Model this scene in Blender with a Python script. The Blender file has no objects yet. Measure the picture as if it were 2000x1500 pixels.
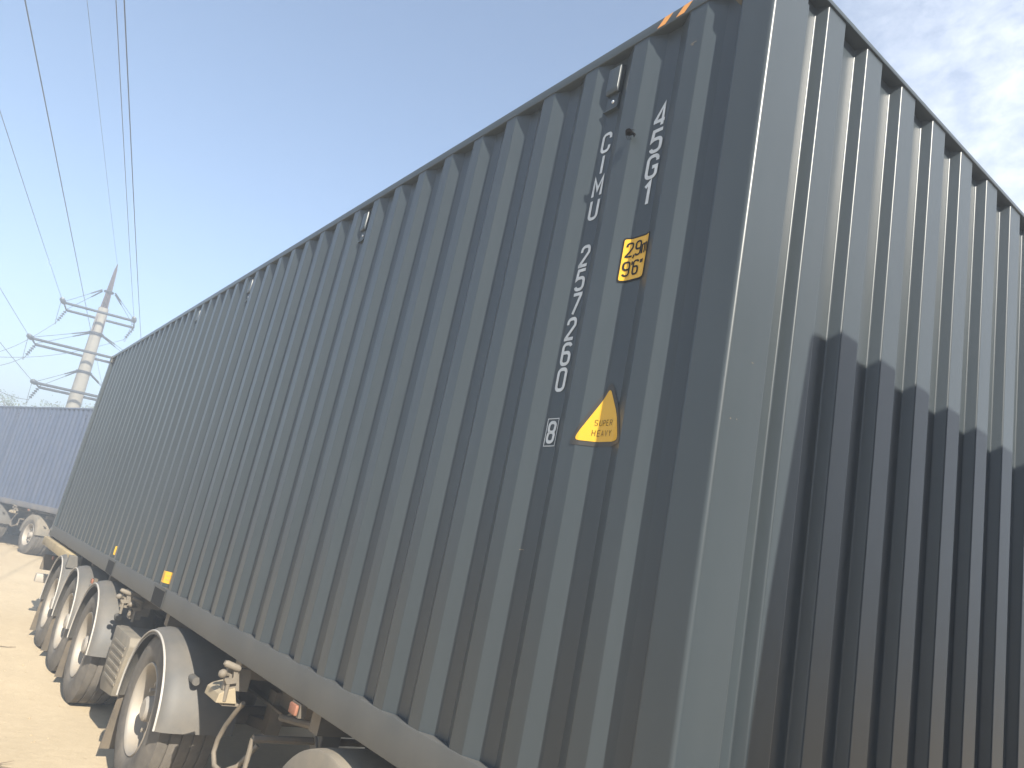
import bpy, bmesh, math, random
from mathutils import Vector, Matrix, noise

R_ = math.radians
PI = math.pi
random.seed(7)
SC = bpy.context.scene
COL = SC.collection

# ------------------------------------------------------------------ camera
BZ = 1.12                                   # height of the container floor above the ground
cam_d = bpy.data.cameras.new('camera')
cam = bpy.data.objects.new('camera', cam_d)
COL.objects.link(cam)
cam_d.sensor_width = 36.0
cam_d.lens = 26.29
cam_d.clip_start = 0.05
cam_d.clip_end = 3000
rot = Matrix(((0.60496254, 0.08203057, 0.79201724),
              (0.77147855, -0.30657852, -0.55752172),
              (0.19708165, 0.94830406, -0.24875334)))
cam.matrix_world = Matrix.Translation((1.28959, -1.61118, 0.7378 + BZ)) @ rot.to_4x4()
SC.camera = cam

# ------------------------------------------------------------------ world and sun
SUN_EL, SUN_OFF = 36.0, 12.0                # elevation; degrees off the long side of the container
wd = bpy.data.worlds.new('World')
SC.world = wd
wd.use_nodes = True
nt = wd.node_tree
for n in list(nt.nodes):
    nt.nodes.remove(n)
W_ = nt.nodes.new
out = W_('ShaderNodeOutputWorld')
bg = W_('ShaderNodeBackground')
bg.inputs['Strength'].default_value = 0.076
sky = W_('ShaderNodeTexSky')
sky.sky_type = 'NISHITA'
sky.sun_disc = False
sky.sun_elevation = R_(SUN_EL)
sky.sun_rotation = R_(90 + SUN_OFF)
sky.air_density = 1.0
sky.dust_density = 0.25
sky.ozone_density = 1.3
tc = W_('ShaderNodeTexCoord')
mp = W_('ShaderNodeMapping')
mp.inputs['Scale'].default_value = (5.0, 6.5, 8.0)
mp.inputs['Rotation'].default_value = (0.3, 0.2, 0.5)
nz = W_('ShaderNodeTexNoise')
nz.inputs['Scale'].default_value = 4.6
nz.inputs['Detail'].default_value = 9
nz.inputs['Roughness'].default_value = 0.66
nz.inputs['Distortion'].default_value = 0.15
rmp = W_('ShaderNodeMapRange')
rmp.inputs[3].default_value = 0.42
rmp.inputs[1].default_value = 0.30
rmp.inputs[2].default_value = 0.66
dot = W_('ShaderNodeVectorMath')
dot.operation = 'DOT_PRODUCT'
dot.inputs[1].default_value = (0.22, 0.90, 0.37)
mk = W_('ShaderNodeMapRange')
mk.interpolation_type = 'SMOOTHSTEP'
mk.inputs[1].default_value = 0.58
mk.inputs[2].default_value = 0.95
mu = W_('ShaderNodeMath')
mu.operation = 'MULTIPLY'
mx = W_('ShaderNodeMix')
mx.data_type = 'RGBA'
mx.inputs[7].default_value = (5.9, 6.2, 6.9, 1)
L_ = nt.links.new
L_(tc.outputs['Generated'], mp.inputs['Vector'])
L_(mp.outputs[0], nz.inputs['Vector'])
L_(nz.outputs['Fac'], rmp.inputs[0])
L_(tc.outputs['Generated'], dot.inputs[0])
L_(dot.outputs['Value'], mk.inputs[0])
L_(mk.outputs[0], mu.inputs[0])
L_(rmp.outputs[0], mu.inputs[1])
L_(mu.outputs[0], mx.inputs[0])
L_(sky.outputs[0], mx.inputs[6])
L_(mx.outputs[2], bg.inputs['Color'])
L_(bg.outputs[0], out.inputs['Surface'])

sun_d = bpy.data.lights.new('sun', 'SUN')
sun_d.energy = 5.0
sun_d.angle = R_(0.55)
sun_d.color = (1.0, 0.93, 0.81)
sun = bpy.data.objects.new('sun', sun_d)
COL.objects.link(sun)
to_sun = Vector((math.cos(R_(SUN_OFF)) * math.cos(R_(SUN_EL)), -math.sin(R_(SUN_OFF)) * math.cos(R_(SUN_EL)), math.sin(R_(SUN_EL))))
sun.rotation_euler = to_sun.to_track_quat('Z', 'Y').to_euler()
sun.location = to_sun * 50

vs = SC.view_settings
vs.view_transform = 'Standard'
vs.look = 'None'
vs.gamma = 1.0
vs.use_curve_mapping = False
vs.exposure = 1.56
HAZE = 0.0145

# ------------------------------------------------------------------ materials
def mat(name, col, rough=0.6, metal=0.0, var=0.12, scale=6.0, bump=0.0, bscale=60.0, dust=0.0,
        dustcol=(0.42, 0.33, 0.22), spec=0.5, coat=0.0, dust_scale=2.5, stretch=None):
    m = bpy.data.materials.new(name)
    m.use_nodes = True
    t = m.node_tree
    b = t.nodes['Principled BSDF']
    b.inputs['Roughness'].default_value = rough
    b.inputs['Metallic'].default_value = metal
    b.inputs['Specular IOR Level'].default_value = spec
    b.inputs['Coat Weight'].default_value = coat
    tc = t.nodes.new('ShaderNodeTexCoord')
    n = t.nodes.new('ShaderNodeTexNoise')
    n.inputs['Scale'].default_value = scale
    n.inputs['Detail'].default_value = 6
    t.links.new(tc.outputs['Object'], n.inputs['Vector'])
    mr = t.nodes.new('ShaderNodeMapRange')
    mr.inputs[1].default_value = 0.3
    mr.inputs[2].default_value = 0.7
    mr.inputs[3].default_value = 1 - var
    mr.inputs[4].default_value = 1 + var
    t.links.new(n.outputs['Fac'], mr.inputs[0])
    vm = t.nodes.new('ShaderNodeVectorMath')
    vm.operation = 'SCALE'
    vm.inputs[0].default_value = col
    t.links.new(mr.outputs[0], vm.inputs['Scale'])
    src = vm.outputs[0]
    if dust > 0:
        n2 = t.nodes.new('ShaderNodeTexNoise')
        n2.inputs['Scale'].default_value = dust_scale
        n2.inputs['Detail'].default_value = 8
        n2.inputs['Roughness'].default_value = 0.65
        if stretch:
            mp = t.nodes.new('ShaderNodeMapping')
            mp.inputs['Scale'].default_value = stretch
            t.links.new(tc.outputs['Object'], mp.inputs[0])
            t.links.new(mp.outputs[0], n2.inputs['Vector'])
        else:
            t.links.new(tc.outputs['Object'], n2.inputs['Vector'])
        r2 = t.nodes.new('ShaderNodeMapRange')
        r2.inputs[1].default_value = 0.28
        r2.inputs[2].default_value = 0.75
        r2.inputs[3].default_value = dust * 0.35
        r2.inputs[4].default_value = min(1, dust * 1.4)
        t.links.new(n2.outputs['Fac'], r2.inputs[0])
        mix = t.nodes.new('ShaderNodeMix')
        mix.data_type = 'RGBA'
        mix.inputs[7].default_value = (*dustcol, 1)
        t.links.new(r2.outputs[0], mix.inputs[0])
        t.links.new(src, mix.inputs[6])
        src = mix.outputs[2]
        rr = t.nodes.new('ShaderNodeMapRange')
        rr.inputs[3].default_value = rough
        rr.inputs[4].default_value = min(1, rough + 0.5)
        t.links.new(r2.outputs[0], rr.inputs[0])
        t.links.new(rr.outputs[0], b.inputs['Roughness'])
    t.links.new(src, b.inputs['Base Color'])
    if bump > 0:
        n3 = t.nodes.new('ShaderNodeTexNoise')
        n3.inputs['Scale'].default_value = bscale
        n3.inputs['Detail'].default_value = 5
        t.links.new(tc.outputs['Object'], n3.inputs['Vector'])
        bp = t.nodes.new('ShaderNodeBump')
        bp.inputs['Strength'].default_value = bump
        bp.inputs['Distance'].default_value = 0.01
        t.links.new(n3.outputs['Fac'], bp.inputs['Height'])
        t.links.new(bp.outputs[0], b.inputs['Normal'])
    return m

GREY = (0.0315, 0.0405, 0.0470)
M = dict(
    paint=mat('grey_container_paint', GREY, 0.33, var=0.06, scale=1.2, bump=0.03, bscale=7, dust=0.045, stretch=(3.5, 3.5, 0.3), dustcol=(0.13, 0.135, 0.135), spec=0.42),
    railpaint=mat('dusty_grey_rail_paint', (0.034, 0.039, 0.042), 0.45, var=0.06, scale=2, bump=0.05, bscale=20, dust=0.18, dustcol=(0.22, 0.20, 0.17)),
    bluepaint=mat('blue_container_paint', (0.034, 0.060, 0.118), 0.45, var=0.05, scale=1.2, dust=0.08),
    bluerail=mat('dusty_blue_rail_paint', (0.035, 0.055, 0.09), 0.5, var=0.05, scale=1.2, dust=0.25),
    casting=mat('dark_casting_steel', (0.085, 0.095, 0.097), 0.6, var=0.1, dust=0.15),
    white=mat('white_letter_paint', (0.50, 0.53, 0.55), 0.5, var=0.12, scale=30),
    yellow=mat('yellow_sticker_vinyl', (0.60, 0.35, 0.022), 0.4, var=0.04, scale=8),
    orange=mat('orange_stripe_paint', (0.62, 0.28, 0.07), 0.5, var=0.06, scale=10),
    border=mat('dark_sticker_border', (0.035, 0.033, 0.03), 0.5, var=0.1),
    black=mat('black_print_and_hole_shade', (0.012, 0.012, 0.013), 0.8, var=0.1, spec=0.2),  # print, and the painted dark of hand holes and fork pockets
    bolt=mat('bright_zinc', (0.6, 0.6, 0.6), 0.3, 1.0),
    chassis=mat('dark_grey_chassis_paint', (0.045, 0.047, 0.050), 0.6, var=0.15, dust=0.36),  # dust mix raised so the colour also carries the veil of lens glare
    tyre=mat('dusty_tyre_rubber', (0.024, 0.024, 0.025), 0.85, var=0.2, scale=14, bump=0.2, bscale=40, dust=0.42, dust_scale=5, dustcol=(0.27, 0.235, 0.19)),
    alloy=mat('brushed_wheel_alloy', (0.27, 0.26, 0.24), 0.5, 0.35, var=0.08, scale=10, dust=0.35, dust_scale=6),
    steelrim=mat('dusty_steel_rim', (0.32, 0.31, 0.29), 0.5, 0.3, var=0.12, scale=10, dust=0.35, dust_scale=6),
    guard=mat('grey_plastic_mudguard', (0.055, 0.060, 0.063), 0.55, var=0.08, dust=0.15, dust_scale=4),
    trim=mat('pale_edge_trim', (0.33, 0.32, 0.30), 0.5, var=0.06, dust=0.15),
    rubber=mat('black_flap_rubber', (0.028, 0.028, 0.028), 0.8, var=0.15, dust=0.28, dust_scale=4),
    boxplastic=mat('dusty_box_plastic', (0.10, 0.10, 0.09), 0.7, var=0.1, dust=0.32, dust_scale=3),
    fitting=mat('pale_dusty_fittings', (0.11, 0.10, 0.085), 0.65, var=0.2, dust=0.2, dust_scale=9),
    chock=mat('yellow_faded_chock', (0.25, 0.21, 0.14), 0.7, var=0.1, dust=0.25, dust_scale=9),
    beam=mat('faded_yellow_beam', (0.30, 0.235, 0.12), 0.65, var=0.2, scale=5, dust=0.3, dust_scale=3),
    lamp=mat('orange_lamp_lens', (0.20, 0.048, 0.022), 0.6, var=0.05, dust=0.2),
    redlamp=mat('red_lamp_lens', (0.45, 0.02, 0.015), 0.25, var=0.05),
    cab=mat('dark_blue_cab_paint', (0.03, 0.05, 0.115), 0.3, var=0.04, dust=0.12, coat=0.4),
    cabdark=mat('dark_cab_plastic', (0.03, 0.03, 0.032), 0.5, var=0.1, dust=0.15),
    glass=mat('dark_cab_glass', (0.02, 0.025, 0.03), 0.05, var=0.02, spec=0.8),
    concrete=mat('yellow_grey_concrete', (0.21, 0.195, 0.16), 0.9, var=0.12, scale=3, bump=0.3, bscale=12),  # the pole's own yellow-grey tone
    galv=mat('weathered_galvanised_steel', (0.010, 0.014, 0.020), 0.7, 0.0, var=0.15),
    rust=mat('red_oxide_steel', (0.05, 0.032, 0.03), 0.8, var=0.2),
    porcelain=mat('grey_glass_insulator', (0.045, 0.055, 0.065), 0.3, var=0.1),
    wire=mat('aluminium_conductor', (0.11, 0.12, 0.13), 0.6, 0.5),
    bark=mat('grey_bark', (0.13, 0.105, 0.08), 0.9, var=0.25, scale=12, bump=0.4, bscale=20),
    leafa=mat('pale_leaf', (0.13, 0.15, 0.06), 0.6, var=0.35, scale=3),
    leafb=mat('mid_leaf', (0.115, 0.155, 0.055), 0.6, var=0.35, scale=3),
    pebble=mat('pale_pebble', (0.36, 0.28, 0.18), 0.9, var=0.35, scale=4),
    twig=mat('dry_grey_twig', (0.16, 0.125, 0.09), 0.9, var=0.25),
    insect=mat('black_insect_shell', (0.003, 0.003, 0.003), 0.9, var=0.2, spec=0.1),
    insectw=mat('dark_brown_wing', (0.005, 0.003, 0.002), 0.9, var=0.4, scale=80, spec=0.1),
)

# sand: base tone, darker trodden patches, fine grain
def sand():
    m = bpy.data.materials.new('dry_sand')
    m.use_nodes = True
    t = m.node_tree
    b = t.nodes['Principled BSDF']
    b.inputs['Roughness'].default_value = 0.95
    b.inputs['Specular IOR Level'].default_value = 0.15
    tc = t.nodes.new('ShaderNodeTexCoord')
    def nz(s, d=6, r=0.6, sc=(1, 1, 1)):
        mp = t.nodes.new('ShaderNodeMapping')
        mp.inputs['Scale'].default_value = sc
        t.links.new(tc.outputs['Object'], mp.inputs[0])
        n = t.nodes.new('ShaderNodeTexNoise')
        n.inputs['Scale'].default_value = s
        n.inputs['Detail'].default_value = d
        n.inputs['Roughness'].default_value = r
        t.links.new(mp.outputs[0], n.inputs['Vector'])
        return n.outputs['Fac']
    a = nz(0.55, 7, 0.65, (0.5, 1.4, 1))
    c = nz(9, 6, 0.7)
    f = nz(140, 4, 0.7)
    r1 = t.nodes.new('ShaderNodeValToRGB')
    r1.color_ramp.elements[0].position = 0.30
    r1.color_ramp.elements[0].color = (0.41, 0.328, 0.218, 1)
    r1.color_ramp.elements[1].position = 0.68
    r1.color_ramp.elements[1].color = (0.51, 0.418, 0.285, 1)
    ad = t.nodes.new('ShaderNodeMath')
    ad.operation = 'MULTIPLY_ADD'
    ad.inputs[1].default_value = 0.45
    t.links.new(c, ad.inputs[0])
    sb = t.nodes.new('ShaderNodeMath')
    sb.operation = 'MULTIPLY_ADD'
    sb.inputs[1].default_value = 0.6
    sb.inputs[2].default_value = -0.02
    t.links.new(a, sb.inputs[0])
    t.links.new(sb.outputs[0], ad.inputs[2])
    t.links.new(ad.outputs[0], r1.inputs[0])
    mr = t.nodes.new('ShaderNodeMapRange')
    mr.inputs[1].default_value = 0.3
    mr.inputs[2].default_value = 0.7
    mr.inputs[3].default_value = 0.90
    mr.inputs[4].default_value = 1.08
    t.links.new(f, mr.inputs[0])
    vm = t.nodes.new('ShaderNodeVectorMath')
    vm.operation = 'SCALE'
    t.links.new(r1.outputs[0], vm.inputs[0])
    t.links.new(mr.outputs[0], vm.inputs['Scale'])
    t.links.new(vm.outputs[0], b.inputs['Base Color'])
    ad2 = t.nodes.new('ShaderNodeMath')
    ad2.operation = 'MULTIPLY_ADD'
    ad2.inputs[1].default_value = 3.0
    t.links.new(c, ad2.inputs[0])
    t.links.new(f, ad2.inputs[2])
    bp = t.nodes.new('ShaderNodeBump')
    bp.inputs['Strength'].default_value = 0.3
    bp.inputs['Distance'].default_value = 0.02
    t.links.new(ad2.outputs[0], bp.inputs['Height'])
    t.links.new(bp.outputs[0], b.inputs['Normal'])
    return m
M['sand'] = sand()

# ------------------------------------------------------------------ mesh helpers
class Quad(list):
    lay = 0.0

class MB:
    def __init__(s):
        s.bm = bmesh.new()

    def box(s, x0, x1, y0, y1, z0, z1, bev=0.0):
        v = [s.bm.verts.new(p) for p in ((x0, y0, z0), (x1, y0, z0), (x1, y1, z0), (x0, y1, z0),
                                         (x0, y0, z1), (x1, y0, z1), (x1, y1, z1), (x0, y1, z1))]
        fs = [s.bm.faces.new([v[i] for i in q]) for q in
              ((0, 3, 2, 1), (4, 5, 6, 7), (0, 1, 5, 4), (1, 2, 6, 5), (2, 3, 7, 6), (3, 0, 4, 7))]
        if bev:
            es = list({e for f in fs for e in f.edges})
            bmesh.ops.bevel(s.bm, geom=es, offset=bev, segments=2, affect='EDGES', profile=0.5)
        return s

    def prism(s, poly, axis, a0, a1, bev=0.0):
        """closed polygon extruded along an axis; poly in the other two axes (x,z for y; x,y for z; y,z for x)"""
        def P(p, a):
            return {'y': (p[0], a, p[1]), 'z': (p[0], p[1], a), 'x': (a, p[0], p[1])}[axis]
        A = [s.bm.verts.new(P(p, a0)) for p in poly]
        B = [s.bm.verts.new(P(p, a1)) for p in poly]
        n = len(poly)
        fs = [s.bm.faces.new([A[i], A[(i + 1) % n], B[(i + 1) % n], B[i]]) for i in range(n)]
        fs.append(s.bm.faces.new(A[::-1]))
        fs.append(s.bm.faces.new(B))
        if bev:
            es = list({e for f in fs for e in f.edges})
            bmesh.ops.bevel(s.bm, geom=es, offset=bev, segments=2, affect='EDGES', profile=0.5)
        return s

    def tube(s, pts, r, n=8, cap=True):
        pts = [Vector(p) for p in pts]
        rs = r if isinstance(r, (list, tuple)) else [r] * len(pts)
        rings = []
        up = None
        for i, p in enumerate(pts):
            d = (pts[min(i + 1, len(pts) - 1)] - pts[max(i - 1, 0)]).normalized()
            if up is None:
                up = d.orthogonal().normalized()
            u = (up - d * up.dot(d))
            u = u.normalized() if u.length > 1e-6 else d.orthogonal().normalized()
            up = u
            w = d.cross(u)
            rings.append([s.bm.verts.new(p + (u * math.cos(2 * PI * k / n) + w * math.sin(2 * PI * k / n)) * rs[i]) for k in range(n)])
        for a, b in zip(rings, rings[1:]):
            for k in range(n):
                s.bm.faces.new([a[k], a[(k + 1) % n], b[(k + 1) % n], b[k]])
        if cap:
            s.bm.faces.new(rings[0][::-1])
            s.bm.faces.new(rings[-1])
        return s

    def lathe(s, prof, c=(0, 0, 0), n=40, axis='y', closed=False):
        """profile of (radius, offset along the axis)"""
        rings = []
        for r, a in prof:
            if r < 1e-6:
                p = {'y': (0, a, 0), 'z': (0, 0, a)}[axis]
                rings.append([s.bm.verts.new(Vector(c) + Vector(p))])
            else:
                ring = []
                for k in range(n):
                    t = 2 * PI * k / n
                    p = {'y': (r * math.cos(t), a, r * math.sin(t)), 'z': (r * math.cos(t), r * math.sin(t), a)}[axis]
                    ring.append(s.bm.verts.new(Vector(c) + Vector(p)))
                rings.append(ring)
        prs = list(zip(rings, rings[1:]))
        if closed:
            prs.append((rings[-1], rings[0]))
        for a, b in prs:
            for k in range(n):
                q = []
                for v in ([a[k % len(a)], a[(k + 1) % len(a)]] if len(a) > 1 else [a[0]]):
                    q.append(v)
                for v in ([b[(k + 1) % len(b)], b[k % len(b)]] if len(b) > 1 else [b[0]]):
                    q.append(v)
                if len(q) > 2:
                    s.bm.faces.new(q)
        return s

    def sheet(s, pts, z0, z1, rows=2, off=None):
        """an open polyline in x,y extruded in z"""
        prev = None
        for j in range(rows + 1):
            z = z0 + (z1 - z0) * j / rows
            row = [s.bm.verts.new((p[0], p[1], z)) for p in pts]
            if prev:
                for i in range(len(pts) - 1):
                    s.bm.faces.new([prev[i], prev[i + 1], row[i + 1], row[i]])
            prev = row
        return s

    def poly(s, pts):
        s.bm.faces.new([s.bm.verts.new(p) for p in pts])
        return s

    def build(s, name, m, parent=None, smooth=None, recalc=True, loc=None):
        if recalc:
            bmesh.ops.recalc_face_normals(s.bm, faces=s.bm.faces[:])
        me = bpy.data.meshes.new(name)
        s.bm.to_mesh(me)
        s.bm.free()
        me.materials.append(m)
        if smooth is not None:
            for p in me.polygons:
                p.use_smooth = True
            if smooth < 180:
                me.set_sharp_from_angle(angle=R_(smooth))
        o = bpy.data.objects.new(name, me)
        COL.objects.link(o)
        if parent:
            o.parent = parent
        if loc:
            o.location = loc
        return o

def empty(name, loc, rot=(0, 0, 0)):
    o = bpy.data.objects.new(name, None)
    COL.objects.link(o)
    o.location = loc
    o.rotation_euler = rot
    o.empty_display_size = 0.3
    return o

def tag(o, label=None, cat=None, group=None, kind=None):
    if label: o['label'] = label
    if cat: o['category'] = cat
    if group: o['group'] = group
    if kind: o['kind'] = kind
    return o

def link(src, parent, loc=None, rz=None):
    """a copy of a part (and its sub-parts), sharing mesh data"""
    c = src.copy()
    COL.objects.link(c)
    c.parent = parent
    if loc is not None: c.location = loc
    if rz is not None: c.rotation_euler = (0, 0, rz)
    for ch in list(src.children):
        link(ch, c)
    return c

def copy_tree(o, parent=None):
    kids = list(o.children)
    c = o.copy()
    COL.objects.link(c)
    c.parent = parent
    for ch in kids:
        copy_tree(ch, c)
    return c

def fillet(pts, r, seg=5):
    """round the corners of an open polyline in 2-D, with a support point either side of each bend"""
    o = [Vector(pts[0])]
    for i in range(1, len(pts) - 1):
        a, b, c = Vector(pts[i - 1]), Vector(pts[i]), Vector(pts[i + 1])
        u, v = (a - b), (c - b)
        lu, lv = u.length, v.length
        u.normalize(); v.normalize()
        ang = math.acos(max(-1, min(1, u.dot(v))))
        if abs(PI - ang) < 1e-3:
            o.append(b); continue
        t = min(r / math.tan(ang / 2), lu * 0.42, lv * 0.42)
        rr = t * math.tan(ang / 2)
        ctr = b + (u + v).normalized() * (rr / math.sin(ang / 2))
        p0, p1 = b + u * t, b + v * t
        a0 = math.atan2((p0 - ctr).y, (p0 - ctr).x)
        a1 = math.atan2((p1 - ctr).y, (p1 - ctr).x)
        d = (a1 - a0 + PI) % (2 * PI) - PI
        o.append(p0 + u * min(0.0015, lu * 0.05))
        for k in range(seg + 1):
            aa = a0 + d * k / seg
            o.append(ctr + Vector((math.cos(aa), math.sin(aa))) * rr)
        o.append(p1 + v * min(0.0015, lv * 0.05))
    o.append(Vector(pts[-1]))
    return [(p.x, p.y) for p in o]

# ------------------------------------------------------------------ stroke lettering
def arc(cx, cy, r, a0, a1, n=6):
    return [(cx + r * math.cos(R_(a0 + (a1 - a0) * k / n)), cy + r * math.sin(R_(a0 + (a1 - a0) * k / n))) for k in range(n + 1)]
GW, GR = 0.52, 0.2
def rr_loop(y0, y1, w=GW, r=GR):
    return arc(w - r, y1 - r, r, 0, 90) + arc(r, y1 - r, r, 90, 180) + arc(r, y0 + r, r, 180, 270) + arc(w - r, y0 + r, r, 270, 360) + [(w, y1 - r)]
cc = arc(GW - GR, 1 - GR, GR, 0, 90) + arc(GR, 1 - GR, GR, 90, 180) + arc(GR, GR, GR, 180, 270) + arc(GW - GR, GR, GR, 270, 360)
six = arc(GW - GR, 1 - GR, GR, 20, 90) + arc(GR, 1 - GR, GR, 90, 180) + arc(GR, GR, GR, 180, 270) + arc(GW - GR, GR, GR, 270, 360) + arc(GW - GR, 0.56 - GR, GR, 0, 90) + [(0.1, 0.56), (0.0, 0.5)]
GLY = {
    '0': [rr_loop(0, 1)], 'C': [[(GW, 0.70)] + cc + [(GW, 0.30)]],
    'G': [[(GW, 0.74)] + cc + [(GW, 0.47), (0.28, 0.47)]],
    'I': [[(GW / 2, 0), (GW / 2, 1)]], '1': [[(0.08, 0.80), (0.3, 1.0), (0.3, 0)]],
    '2': [[(0, 0.72)] + arc(GR, 1 - GR, GR, 180, 90)[1:] + arc(GW - GR, 1 - GR, GR, 90, 0) + [(GW, 0.66), (0, 0.04), (0, 0), (GW, 0)]],
    '4': [[(0.40, 0), (0.40, 1), (0, 0.30), (0, 0.24), (GW, 0.24)]],
    '5': [[(GW, 1), (0.04, 1), (0.0, 0.55), (0.1, 0.60)] + arc(GW - GR, 0.6 - GR, GR, 90, 0) + arc(GW - GR, GR, GR, 0, -90) + arc(GR, GR, GR, -90, -165)],
    '6': [six], '9': [[(GW - x, 1 - y) for x, y in six]],
    '7': [[(0, 1), (GW, 1), (GW, 0.93), (0.16, 0)]],
    '8': [rr_loop(0.5, 1), rr_loop(0, 0.5)],
    'M': [[(0, 0), (0, 1), (0.28, 0.35), (0.56, 1), (0.56, 0)]],
    'U': [[(0, 1)] + arc(GR, GR, GR, 180, 270) + arc(GW - GR, GR, GR, 270, 360) + [(GW, 1)]],
    'S': [arc(GW - GR, 1 - GR, GR, 15, 90) + arc(GR, 1 - GR, GR, 90, 180) + [(0, 0.62), (0.08, 0.53), (GW - 0.08, 0.45), (GW, 0.36)] + arc(GW - GR, GR, GR, 0, -90) + arc(GR, GR, GR, -90, -165)],
    'P': [[(0, 0), (0, 1)] + arc(GW - GR, 1 - GR, GR, 90, 0) + arc(GW - GR, 0.45 + GR, GR, 0, -90) + [(0, 0.45)]],
    'R': [[(0, 0), (0, 1)] + arc(GW - GR, 1 - GR, GR, 90, 0) + arc(GW - GR, 0.47 + GR, GR, 0, -90) + [(0, 0.47)], [(0.26, 0.47), (GW, 0)]],
    'E': [[(GW, 1), (0, 1), (0, 0), (GW, 0)], [(0, 0.52), (GW * 0.85, 0.52)]],
    'H': [[(0, 0), (0, 1)], [(GW, 0), (GW, 1)], [(0, 0.52), (GW, 0.52)]],
    'A': [[(0, 0), (GW / 2, 1), (GW, 0)], [(0.09, 0.33), (GW - 0.09, 0.33)]],
    'V': [[(0, 1), (GW / 2, 0), (GW, 1)]], 'Y': [[(0, 1), (GW / 2, 0.5), (GW, 1)], [(GW / 2, 0.5), (GW / 2, 0)]],
    'm': [[(0, 0), (0, 0.7)], [(0, 0.6), (0.12, 0.7), (0.27, 0.66), (0.3, 0.5), (0.3, 0)], [(0.3, 0.58), (0.42, 0.7), (0.57, 0.66), (0.6, 0.5), (0.6, 0)]],
    ',': [[(0.08, 0.08), (0.06, -0.06), (0.0, -0.18)]], "'": [[(0.06, 1.0), (0.04, 0.74)]],
    '"': [[(0.04, 1.0), (0.03, 0.74)], [(0.22, 1.0), (0.21, 0.74)]], ' ': [],
}
def strokes(ch, ox, oz, h, sx=1.0, t=0.13, slant=0.0):
    """each stroke of a character as a ribbon of flat quads (list of quads in x,z)"""
    quads = []
    for si, pl in enumerate(GLY[ch]):
        P = [Vector((x * sx * h, y * h)) for x, y in pl]
        Q = [P[0]]
        for p in P[1:]:
            if (p - Q[-1]).length > 1e-5:
                Q.append(p)
        hw = t * h / 2
        L, Rr = [], []
        for i, p in enumerate(Q):
            a = (p - Q[i - 1]).normalized() if i else None
            b = (Q[i + 1] - p).normalized() if i < len(Q) - 1 else None
            closed = (Q[0] - Q[-1]).length < 1e-4
            if closed and i == 0: a = (Q[0] - Q[-2]).normalized()
            if closed and i == len(Q) - 1: b = (Q[1] - Q[0]).normalized()
            if a is None: a = b
            if b is None: b = a
            na, nb = Vector((-a.y, a.x)), Vector((-b.y, b.x))
            n = na + nb
            n = n.normalized() if n.length > 0.2 else na
            k = hw / max(0.45, n.dot(na))
            L.append(p + n * k); Rr.append(p - n * k)
        for i in range(len(Q) - 1):
            q = [L[i], Rr[i], Rr[i + 1], L[i + 1]]
            qq = Quad([(ox + v.x + v.y * slant, oz + v.y) for v in q])
            qq.lay = 0.0003 * si + 0.00003 * i
            quads.append(qq)
    return quads

# ------------------------------------------------------------------ shipping container
LEN, WID, HEI = 12.192, 2.438, 2.896
PX0, PITCH, OUTW, SLP, INW, DEP = -0.293, 0.2806, 0.0765, 0.067, 0.0701, 0.036
PEND = -11.93
def side_polyline():
    p = [(-0.125, DEP), (PX0 + SLP, DEP)]
    x = PX0
    while x - OUTW - SLP > PEND:
        p += [(x, 0), (x - OUTW, 0), (x - OUTW - SLP, DEP)]
        x -= PITCH
        if x - OUTW - SLP > PEND:
            p.append((x + SLP, DEP))
    p.append((-LEN + 0.12, DEP))
    return [(a, b + 0.003) for a, b in p]
SIDE = side_polyline()
def surf(x):
    for (x0, y0), (x1, y1) in zip(SIDE, SIDE[1:]):
        if x1 <= x <= x0:
            return y0 + (y1 - y0) * (x - x0) / (x1 - x0)
    return SIDE[0][1]

def decal(name, quads, m, parent, off=0.0022, on_rail=None):
    """flat print laid on the corrugated side: cut along the bends, then pressed onto the steel"""
    bm = bmesh.new()
    for q in quads:
        bm.faces.new([bm.verts.new((x, getattr(q, 'lay', 0.0), z)) for x, z in q])
    xs = [v.co.x for v in bm.verts]
    if on_rail is None:
        for bx, by in SIDE:
            for d in (-0.008, 0.0, 0.008):
                if min(xs) < bx + d < max(xs):
                    bmesh.ops.bisect_plane(bm, geom=bm.verts[:] + bm.edges[:] + bm.faces[:], plane_co=(bx + d, 0, 0), plane_no=(1, 0, 0))
        for v in bm.verts:
            v.co.y = (surf(v.co.x - 0.006) + surf(v.co.x + 0.006)) / 2 - off - v.co.y
    else:
        for v in bm.verts:
            v.co.y = on_rail - off - v.co.y
    for f in bm.faces:
        f.normal_update()
        if f.normal.y > 0:
            f.normal_flip()
    mb = MB(); mb.bm.free(); mb.bm = bm
    return mb.build(name, m, parent, recalc=False)

def rounded_poly(pts, r, n=4):
    o = []
    k = len(pts)
    for i in range(k):
        a, b, c = Vector(pts[i - 1]), Vector(pts[i]), Vector(pts[(i + 1) % k])
        u, v = (a - b).normalized(), (c - b).normalized()
        for j in range(n + 1):
            t = j / n
            p = b + u * r * (1 - t) ** 2 + v * r * t ** 2
            o.append((p.x, p.y))
    return o

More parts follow.
